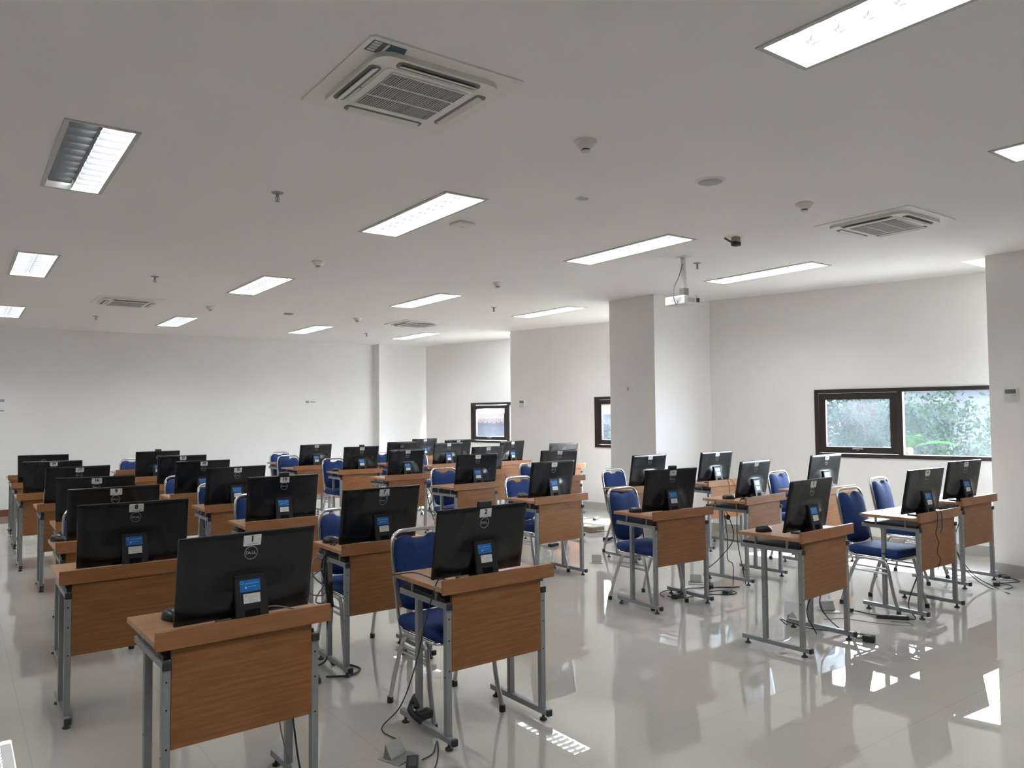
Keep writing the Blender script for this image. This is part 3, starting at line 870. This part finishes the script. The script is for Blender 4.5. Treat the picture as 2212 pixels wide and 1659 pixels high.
# ------------------------------------------------------------------ cables, plugs and outlets
def cable(pts, label, r=.0032, m='cable', name='power_cable', n=6):
    if isinstance(pts[0], list):
        e = empty(name, pts[0][0]); off = Vector(pts[0][0])
        for p in pts:
            MB().tube(smooth_path([Vector(q) - off for q in p], n), r, 6).build('cable_strand', M[m], e)
        return tag(e, label, 'cable', 'loose cables around the desks')
    return tag(MB().tube(smooth_path(pts, n), r, 6).build(name, M[m]), label, 'cable', 'loose cables around the desks')


def adapter(x, y, rz, label, L=.11, Wd=.05, H=.03, z=0.0):
    r = empty('power_adapter', (x, y, z), math.radians(rz)); tag(r, label, 'power adapter', 'black power adapters on the floor')
    m = MB(); m.box(-L / 2, L / 2, -Wd / 2, Wd / 2, 0, H, bev=.005, seg=2); m.build('adapter_body', M['cap'], r)
    m = MB(); m.box(-L / 2 + .02, L / 2 - .02, -Wd / 2 + .01, Wd / 2 - .01, H, H + .0006); m.build('adapter_label', M['dark_label'], r)
    return r


def floor_outlet(x, y, rz, label):
    r = empty('floor_outlet', (x, y, 0), math.radians(rz)); tag(r, label, 'floor outlet', 'pop-up floor outlets')
    m = MB(); m.box(-.065, .065, -.065, .065, 0, .006, bev=.002); m.build('outlet_plate', M['brushed'], r)
    m = MB(); m.box(-.05, .05, 0, .07, -.001, .003, X=Matrix.Translation((0, .0, .008)) @ Matrix.Rotation(math.radians(58), 4, 'X')); m.build('outlet_lid', M['brushed'], r)
    m = MB(); m.add([(-.05, 0, .006), (.05, 0, .006), (.05, .045, .006), (-.05, .045, .006), (.05, .036, .058), (-.05, .036, .058)], [(0, 1, 4, 5), (3, 2, 4, 5), (0, 5, 3), (1, 2, 4), (0, 1, 2, 3)]); m.build('socket_block', M['brushed'], r)
    m = MB(); m.lathe([(.013, 0), (.013, .001)], 14, X=Matrix.Translation((0, .017, .0335)) @ Matrix.Rotation(math.radians(55), 4, 'X')); m.build('socket_hole', M['grille'], r)
    return r


floor_outlet(1.66, 3.17, 20, 'brushed metal floor outlet with raised lid beside desk of computer 2')
adapter(1.655, 3.03, 60, 'black adapter on floor beside raised outlet by computer 2', .13, .055, .035)
# desk of computer 2: hanging cables
cable([[(1.80, 3.50, .752), (1.86, 3.38, .775), (1.90, 3.27, .80 - .04), (1.94, 3.24, .756)], [(1.94, 3.20, .756), (1.86, 3.15, .775), (1.828, 3.20, .60), (1.845, 3.36, .30), (1.80, 3.42, .12), (1.72, 3.46, .02), (1.74, 3.30, .008), (1.70, 3.20, .012)]],
      'black cables running down the left leg of the desk of computer 2')
o = MB(); o.tube(smooth_path([(1.86, 3.36, .12), (1.88, 3.40, .16), (1.87, 3.43, .11), (1.84, 3.38, .10), (1.87, 3.34, .06), (1.90, 3.36, .045)]), .016, 8); o.box(1.86, 1.94, 3.33, 3.39, .061, .10, bev=.006)
tag(o.build('power_plug', M['cap']), 'bunched black plug resting on foot rail of computer 2 desk', 'plug')
cable([(1.72, 3.06, .012), (1.80, 3.10, .006), (1.88, 3.20, .006), (1.84, 3.12, .006), (1.76, 3.0, .006), (1.70, 2.95, .006), (1.62, 2.98, .006)], 'black cable curling on floor in front of metal outlet')
# behind computer 1, and down between desks 1 and 7
cable([(0.96, 3.065, .79), (1.01, 3.04, .805), (1.06, 3.045, .80), (1.13, 3.06, .775)], 'grey cable looping out of the stand of computer 1', .0028, 'grey_cable')
cable([(1.13, 3.14, .64), (1.10, 3.16, .45), (1.11, 3.14, .25), (1.17, 3.12, .05), (1.25, 3.10, .006)], 'thin grey cable hanging below the desk of computer 1', .0028, 'grey_cable')
cable([(1.17, 3.18, .64), (1.165, 3.20, .45), (1.18, 3.18, .22), (1.21, 3.16, .03), (1.27, 3.14, .006)], 'thick black cable hanging below the desk of computer 1', .004)
bx, by = 1.915, 4.60
cable([[(2.06, 4.42, .756), (1.99, 4.46, .778), (1.92, 4.56, .752), (1.895, 4.60, .60), (bx, by, .45), (bx - .01, by - .02, .30), (bx + .01, by, .12), (bx + .02, by - .03, .006), (bx + .10, by - .10, .006), (bx + .12, by - .22, .006), (bx + .02, by - .28, .006), (bx - .10, by - .22, .006)],
       [(2.02, 4.42, .752), (1.94, 4.50, .770), (1.885, 4.62, .62), (bx + .02, by - .01, .40), (bx + .02, by - .01, .22), (bx - .01, by - .01, .04), (bx - .12, by - .02, .006)]],
      'black cables dropping from the desk of computer 7 to the floor', .0058)
cable([[(1.90, 4.62, .68), (1.84, 4.64, .66), (1.82, 4.62, .58), (1.86, 4.60, .52), (bx, by, .50), (1.90, 4.62, .64)], [(1.90, 4.60, .50), (1.86, 4.62, .44), (1.84, 4.60, .40), (1.89, 4.60, .39), (1.95, 4.60, .44), (1.93, 4.61, .56)],
       [(1.90, 4.62, .60), (1.80, 4.60, .55), (1.79, 4.58, .47), (1.86, 4.58, .44), (1.92, 4.6, .46)]],
      'tangled cable loops tied at the left leg of computer 7 desk', .0045, 'grey_cable')
o = MB()
for k in range(9): o.tube(smooth_path([(bx + .008 * math.sin(k * 2.2), by + .012 * math.cos(k * 1.7), .66 - k * .012), (bx + .020 * math.cos(k), by - .02, .50), (bx - .02 + .006 * k, by - .03, .36)]), .006, 6)
tag(o.build('cable_bundle', M['cable']), 'black bundle of cables strapped to leg of computer 7 desk', 'cable bundle', 'loose cables around the desks')
adapter(1.74, 4.36, 75, 'black adapter on floor behind the right leg of desk 1', .10, .05, .03)
# computer 15 desk leg cables
cable([[(1.83, 7.16, .752), (1.81, 7.22, .70), (1.80, 7.26, .50), (1.83, 7.24, .30), (1.80, 7.22, .10), (1.84, 7.20, .006)], [(1.86, 7.12, .752), (1.84, 7.20, .68), (1.86, 7.22, .40), (1.84, 7.22, .15), (1.88, 7.20, .006)]],
      'pale cables hanging from the desk of computer 15', .004, 'white_cable')
cable([(1.90, 5.82, .79), (1.84, 5.86, .756), (1.76, 5.92, .72), (1.75, 5.95, .69), (1.80, 5.90, .69)], 'grey cable draped over desk edge of computer 10', .0032, 'grey_cable')
o = MB(); o.box(1.735, 1.86, 5.86, 5.96, .6885, .722, bev=.008, seg=2); tag(o.build('power_adapter', M['cap']), 'black adapter lying on the shelf of computer 10 desk', 'power adapter', 'black power adapters on the floor')
# computer in second row middle column (behind 3)
adapter(4.96, 4.43, 10, 'black adapter under the middle second desk left of its leg', .14, .055, .035)
adapter(5.46, 4.50, 40, 'black adapter on floor beside raised outlet near middle desk', .11, .05, .03)
adapter(5.38, 4.25, 15, 'black adapter with coiled lead right of the middle second desk', .10, .055, .035)
floor_outlet(5.50, 4.70, -50, 'grey floor outlet with raised lid behind the middle second desk')
cable([[(4.86, 4.50, .006), (4.90, 4.58, .012), (5.02, 4.60, .02), (5.12, 4.55, .006), (5.25, 4.58, .006), (5.38, 4.52, .006), (5.46, 4.50, .01)],
       [(4.86, 4.46, .02), (4.90, 4.38, .012), (5.02, 4.34, .012), (5.08, 4.36, .02), (5.06, 4.42, .03), (4.96, 4.44, .04)],
       [(5.08, 4.36, .006), (5.20, 4.34, .006), (5.34, 4.22, .006), (5.44, 4.20, .006), (5.48, 4.28, .006), (5.40, 4.34, .01), (5.30, 4.40, .006), (5.46, 4.46, .006), (5.58, 4.38, .006), (5.66, 4.34, .006)]],
      'black cables spread on floor around the middle second desk', .0045)
cable([(5.02, 4.36, .785), (5.04, 4.50, .50), (5.16, 4.62, .38), (5.10, 4.75, .40), (5.06, 4.80, .55)], 'thin grey cable sagging behind the middle second desk', .0028, 'grey_cable')
# desk column second from windows, second row
cable([[(5.80, 4.64, .69), (5.80, 4.56, .60), (5.80, 4.50, .40), (5.66, 4.56, .22), (5.52, 4.62, .10), (5.46, 4.50, .03)], [(5.80, 4.60, .60), (5.76, 4.54, .40), (5.73, 4.52, .22), (5.78, 4.50, .16), (5.70, 4.44, .006), (5.60, 4.36, .006)],
       [(5.92, 4.40, .79), (5.83, 4.41, .772), (5.79, 4.44, .70), (5.80, 4.46, .40), (5.82, 4.42, .12), (5.80, 4.38, .006)]],
      'black cables hanging at the left leg of the second desk near the windows', .0042)
o = MB(); o.lathe([(.004, 0), (.020, .01), (.022, .035), (.004, .05)], 10, X=Matrix.Translation((5.80, 4.56, .56))); tag(o.build('power_plug', M['cap']), 'black plug hanging at desk leg second from windows', 'plug')
# computer 3 desk
adapter(5.02, 2.80, 110, 'small black adapter on floor right of the desk of computer 3', .075, .06, .04)
floor_outlet(5.02, 3.36, 10, 'floor outlet behind the desk of computer 3')
cable([[(4.84, 3.02, .36), (4.90, 3.08, .20), (4.98, 3.02, .07), (5.02, 2.90, .006), (5.03, 2.83, .02)], [(4.80, 3.05, .36), (4.83, 3.14, .16), (4.88, 3.10, .006)], [(4.74, 3.24, .064), (4.78, 3.32, .08), (4.86, 3.30, .05), (4.96, 3.20, .01), (5.06, 3.02, .008), (5.05, 2.84, .03)],
       [(4.70, 3.02, .775), (4.78, 2.99, .80), (4.86, 3.02, .785), (4.92, 3.06, .76)]],
      'black cables trailing from the desk of computer 3', .004)
cable([(5.26, 3.28, .006), (5.40, 3.20, .006), (5.48, 2.98, .006), (5.60, 2.80, .006), (5.66, 2.86, .006), (5.60, 2.95, .006)], 'thin grey cable curving on floor between computers 3 and 4', .003, 'grey_cable')
floor_outlet(5.53, 3.40, -30, 'clear lidded floor outlet left of the desk of computer 4')
o = MB(); o.lathe([(.016, 0), (.018, .02), (.008, .04)], 10, X=Matrix.Translation((5.62, 3.28, .018)) @ Matrix.Rotation(1.57, 4, 'Y')); tag(o.build('power_plug', M['cap']), 'black round plug on floor left of desk of computer 4', 'plug')
adapter(5.70, 2.99, -55, 'long black power strip lying under the desk of computer 4', .22, .05, .028)
cable([[(5.64, 3.27, .015), (5.68, 3.20, .006), (5.66, 3.12, .012), (5.66, 3.06, .02)], [(5.74, 2.92, .015), (5.82, 2.88, .006), (5.86, 2.95, .10), (5.845, 2.85, .40), (5.84, 2.86, .66)]], 'black cable from power strip up the leg of computer 4 desk', .0042)
cable([[(6.02, 2.93, .80), (6.05, 2.82, .797), (6.06, 2.812, .70), (6.03, 2.812, .62), (6.07, 2.812, .55), (6.04, 2.812, .48), (6.09, 2.812, .42), (6.08, 2.83, .34)], [(6.12, 2.93, .80), (6.12, 2.82, .797), (6.13, 2.812, .66), (6.10, 2.812, .62)]],
      'dark cables hanging down the front panel of computer 4 desk', .0028, 'cable')
# window column
adapter(7.50, 2.99, 20, 'black adapter with lead beside the nearest desk by the windows', .09, .05, .03)
adapter(7.86, 3.06, 40, 'black adapter at foot of the right wall column', .12, .05, .03)
cable([[(7.86, 3.02, .01), (7.80, 2.92, .006), (7.66, 2.96, .006), (7.54, 2.98, .012)], [(7.17, 3.10, .68), (7.16, 3.18, .40), (7.22, 3.12, .15), (7.30, 2.96, .006), (7.44, 2.86, .006), (7.56, 2.90, .006), (7.58, 3.02, .006)], [(7.42, 3.17, .775), (7.30, 3.13, .79), (7.20, 3.12, .765), (7.14, 3.16, .66), (7.16, 3.2, .4), (7.28, 3.1, .12), (7.34, 2.92, .006), (7.22, 2.78, .006)]],
      'black cables around the nearest desk by the windows', .004)
o = MB(); o.box(7.80, 7.87, 3.12, 3.17, .03, .065, bev=.006, seg=2); o.tube(smooth_path([(7.80, 3.14, .04), (7.76, 3.06, .012), (7.80, 2.98, .008)]), .006, 6)
tag(o.build('white_plug', M['white']), 'white plug resting on black adapter by the column', 'plug')
cable([[(7.05, 5.65, .70), (7.06, 5.63, .50), (7.12, 5.62, .30), (7.05, 5.62, .22)], [(7.04, 5.78, .80), (7.10, 5.64, .795), (7.14, 5.600, .77), (7.16, 5.600, .60)], [(7.10, 5.78, .80), (7.18, 5.64, .795), (7.24, 5.600, .74), (7.27, 5.600, .58)]], 'thin dark cables over the third desk by the windows', .003)
# left of pillar: floor clutter
floor_outlet(5.46, 5.99, -45, 'grey floor outlet left of the desk before the pillar')
o = MB(); o.box(6.72, 6.95, 7.46, 7.62, 0, .07, bev=.004); tag(o.build('cardboard_box', M['cardboard']), 'low tan box on floor at the foot of the pillar', 'box')
o = MB(); o.box(6.76, 6.98, 7.70, 7.86, 0, .05, bev=.01, seg=2); tag(o.build('plastic_case', M['white']), 'white flat case on floor beyond the tan box', 'case')
adapter(7.62, 8.35, 30, 'black power strip on floor near the middle window wall', .22, .05, .03)
adapter(6.55, 6.95, 20, 'grey black adapter on floor before the pillar', .20, .08, .035)
cable([[(6.45, 6.95, .01), (6.70, 6.80, .006), (6.85, 6.70, .006)], [(6.65, 7.0, .01), (6.85, 7.20, .03), (6.80, 7.45, .03)]], 'grey cables on floor at the foot of the pillar', .006, 'white_cable')
adapter(5.72, 7.02, 20, 'black adapter on floor behind the third desk of middle column', .16, .06, .035)
cable([[(7.865, 7.30, .75), (7.90, 7.25, .60), (7.90, 7.20, .45), (7.86, 7.25, .30)]], 'dark cable hanging right of the fourth desks by the wall', .004)
cable([[(5.10, 8.95, .66), (5.12, 8.90, .40), (5.20, 8.85, .10), (5.30, 8.80, .01)], [(5.14, 9.0, .64), (5.18, 8.9, .45), (5.10, 8.85, .30), (5.22, 8.8, .15), (5.25, 8.7, .006)]], 'black cables hanging right of the fifth middle desk', .006)

# ------------------------------------------------------------------ things on walls
def thermostat(X, label):
    r = empty('air_conditioner_controller'); r.matrix_world = Matrix.Identity(4)
    tag(r, label, 'wall controller', 'white wall controllers for the air conditioners')
    m = MB(); m.box(-.06, .06, -.018, 0, -.06, .06, bev=.006, seg=2, X=X); m.build('controller_body', M['white'], r)
    m = MB(); m.box(-.045, .045, -.020, -.018, .005, .045, X=X); m.build('controller_screen', M['lcd'], r)
    m = MB()
    for k in range(3): m.box(.012 + k * .013, .020 + k * .013, -.0195, -.018, -.02, -.013, X=X)
    m.box(-.04, -.025, -.0195, -.018, -.045, -.041, X=X); m.build('controller_button', M['grille'], r)


X_C = frame_xf((7.96, 3.18), 0)
thermostat(X_C @ Matrix.Translation((.185, 0, 1.70)), 'white air conditioner controller on the wall column at right edge')
thermostat(X_M @ Matrix.Translation((.235, 0, 1.74)), 'white air conditioner controller beside the distant window')
m = MB(); X = Matrix.Translation((5.72, 14.598, 1.79))
m.box(-.17, .17, -.002, 0, -.10, .09, X=X); m.box(-.10, -.03, -.003, -.002, .02, .06, mi=1, X=X); m.box(-.01, .10, -.003, -.002, .03, .05, mi=1, X=X)
tag(m.build('wall_notice', [M['paint'], M['grey_ink']]), 'faded paper notice on the back wall left of far pillar', 'notice')
m = MB(); X = Matrix.Translation((0.60, 14.598, 1.77))
m.box(-.16, .11, -.002, 0, -.16, .12, X=X); m.box(-.02, .05, -.003, -.002, -.10, -.08, mi=1, X=X); m.box(-.02, .05, -.003, -.002, 0.05, .09, mi=1, X=X)
tag(m.build('wall_notice', [M['paper'], M['grey_ink']]), 'small white notice on back wall at left picture edge', 'notice')
m = MB(); X = Matrix(((0, 1, 0, 6.998), (-1, 0, 0, 6.98), (0, 0, 1, 1.86), (0, 0, 0, 1)))
m.box(-.09, .02, -.002, 0, -.10, .06, X=X); m.box(.08, .12, -.002, 0, -.06, .09, X=X); m.box(-.07, -.045, -.003, -.002, -.02, .03, mi=1, X=X)
tag(m.build('wall_notice', [M['paper'], M['grille']]), 'torn paper scraps on the shaded face of the pillar', 'notice')


# ------------------------------------------------------------------ outside
def leaf_mat(name, c1, c2, rough=0.35):
    m = mat(name, c1, 0.8, spec=0.0); noise_mix(m, c1, c2, 3.0, 2, (1, 1, 1), 0.3, 0.7)
    b = m.node_tree.nodes['Principled BSDF']; b.inputs['Subsurface Weight'].default_value = 0.0
    return m


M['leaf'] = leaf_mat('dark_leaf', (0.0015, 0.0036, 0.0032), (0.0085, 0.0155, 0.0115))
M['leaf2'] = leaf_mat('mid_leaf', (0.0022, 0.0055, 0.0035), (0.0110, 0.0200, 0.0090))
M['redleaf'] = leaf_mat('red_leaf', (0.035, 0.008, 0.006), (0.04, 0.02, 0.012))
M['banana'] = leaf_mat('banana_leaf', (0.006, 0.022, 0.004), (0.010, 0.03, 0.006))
M['bark'] = mat('bark', (0.10, 0.075, 0.05), 0.9)
M['ground'] = mat('ground', (0.34, 0.33, 0.28), 0.95)
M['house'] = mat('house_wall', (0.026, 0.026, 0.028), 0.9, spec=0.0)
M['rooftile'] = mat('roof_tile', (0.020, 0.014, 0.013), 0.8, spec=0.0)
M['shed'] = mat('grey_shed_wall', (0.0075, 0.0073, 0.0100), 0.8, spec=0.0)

m = MB(); m.box(9.8, 90, -40, 80, -4.3, -4.2); struct(m.build('ground', M['ground']))


def tree(x, y, z0, z1, rad, nl, m, label, size=.11, seed=1, flat=1.0):
    rn = random.Random(seed); r = empty('leafy_tree', (x, y, -4.2)); tag(r, label, 'tree', 'trees outside the windows')
    vs = []; fs = []; cz = (z0 + z1) / 2 + 4.2; hz = (z1 - z0) / 2
    blobs = [(rn.uniform(-.55, .55) * rad, rn.uniform(-.55, .55) * rad, cz + rn.uniform(-.65, .65) * hz, rn.uniform(.30, .5) * rad) for _ in range(26)]
    for _ in range(nl):
        bx_, by_, bz_, br = rn.choice(blobs)
        d = Vector((rn.gauss(0, 1), rn.gauss(0, 1), rn.gauss(0, 1))).normalized() * br * rn.uniform(.75, 1.05)
        p = Vector((bx_, by_, bz_)) + d
        t = (d.normalized() + Vector((rn.uniform(-1, 1), rn.uniform(-1, 1), rn.uniform(-1, .4)))).normalized()
        s_ = t.orthogonal().normalized(); s_.rotate(Matrix.Rotation(rn.uniform(0, 6.28), 3, t))
        u = t.cross(s_); l = size * rn.uniform(.6, 1.2); w = l * .42; n = len(vs)
        vs += [p - s_ * l * .5, p + u * w * .5, p + s_ * l * .5, p - u * w * .5]; fs.append((n, n + 1, n + 2, n + 3))
    c = MB(); c.add(vs, fs); c.build('foliage', M[m], r)
    t_ = MB(); t_.tube([(0, 0, 0), (.05, 0, cz * .6), (0, .05, cz)], .12, 8, r2=.05); t_.build('trunk', M['bark'], r)


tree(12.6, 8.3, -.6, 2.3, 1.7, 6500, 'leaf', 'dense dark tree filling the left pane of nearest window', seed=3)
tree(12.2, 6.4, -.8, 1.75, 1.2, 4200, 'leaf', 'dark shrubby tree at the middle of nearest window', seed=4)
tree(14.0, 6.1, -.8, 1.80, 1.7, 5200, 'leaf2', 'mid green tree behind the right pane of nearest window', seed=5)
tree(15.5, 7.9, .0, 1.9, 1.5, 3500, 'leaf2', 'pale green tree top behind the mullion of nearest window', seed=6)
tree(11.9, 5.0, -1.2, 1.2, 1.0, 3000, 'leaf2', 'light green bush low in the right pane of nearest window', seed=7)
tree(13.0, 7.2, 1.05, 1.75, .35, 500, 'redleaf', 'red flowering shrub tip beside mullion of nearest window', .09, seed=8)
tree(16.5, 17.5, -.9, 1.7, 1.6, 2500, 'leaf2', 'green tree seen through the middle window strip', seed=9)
r = empty('banana_plant', (11.6, 5.75, -4.2)); tag(r, 'banana plant with bright green leaves in right window pane', 'plant')
t_ = MB(); t_.tube([(0, 0, 0), (0, 0, 5.2)], .10, 8, r2=.05); t_.build('plant_stem', M['bark'], r)
for k, (dx, dy, hh) in enumerate(((.15, .25, .55), (-.1, -.22, .5), (.3, -.55, .35), (-.2, .5, .2))):
    lf = MB(); vs = []; fs = []
    for i in range(9):
        t = i / 8; w = .11 * math.sin(math.pi * min(1, t * .95 + .05)) + .01
        c = Vector((dx * t, dy * t, 5.2 + hh * t - .3 * t * t)); vs += [c + Vector((-dy, dx, 0)).normalized() * w + Vector((0, 0, -.03)), c, c - Vector((-dy, dx, 0)).normalized() * w + Vector((0, 0, -.03))]
    for i in range(8):
        a = i * 3; fs += [(a, a + 1, a + 4, a + 3), (a + 1, a + 2, a + 5, a + 4)]
    lf.add(vs, fs, True); lf.build('leaf', M['banana'], r)


def house(x, y, w, d, zt, label, rh=1.2, rz=0.0, m='house'):
    r = empty('house', (x, y, -4.2), rz); tag(r, label, 'house', 'houses outside the windows'); h = zt + 4.2
    b = MB(); b.box(-w / 2, w / 2, -d / 2, d / 2, 0, h); b.build('house_wall', M[m], r)
    b = MB(); e = .4
    b.add([(-w / 2 - e, -d / 2 - e, h - .1), (-w / 2 - e, d / 2 + e, h - .1), (w / 2 + e, d / 2 + e, h - .1), (w / 2 + e, -d / 2 - e, h - .1), (0, -d / 2 - e, h + rh), (0, d / 2 + e, h + rh)],
          [(0, 4, 5, 1), (3, 2, 5, 4), (0, 3, 4), (1, 5, 2), (0, 1, 2, 3)]); b.build('house_roof', M['rooftile'], r)
    b = MB(); b.box(-w / 2 - .03, -w / 2, -d * .3, -d * .15, h - 1.6, h - .5); b.box(-w / 2 - .03, -w / 2, d * .1, d * .25, h - 1.6, h - .5); b.build('house_window', M['lens'], r)


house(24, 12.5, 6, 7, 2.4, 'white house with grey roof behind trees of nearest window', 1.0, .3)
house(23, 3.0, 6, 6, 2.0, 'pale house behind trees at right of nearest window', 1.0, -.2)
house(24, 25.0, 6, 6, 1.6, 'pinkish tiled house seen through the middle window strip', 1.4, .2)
r = empty('shed', (17.0, 24.4, -4.2), math.radians(-20)); tag(r, 'grey shed with corrugated roof edge seen through far window', 'shed')
b = MB(); b.box(-2.0, 2.0, -1.5, 1.5, 0, 5.45); b.build('shed_wall', M['shed'], r)
b = MB()
for k in range(26): b.tube([(-2.2 + k * .17, -1.8, 5.5), (-2.2 + k * .17, 1.8, 5.7)], .09, 8)
b.build('shed_roof', M['rooftile'], r)
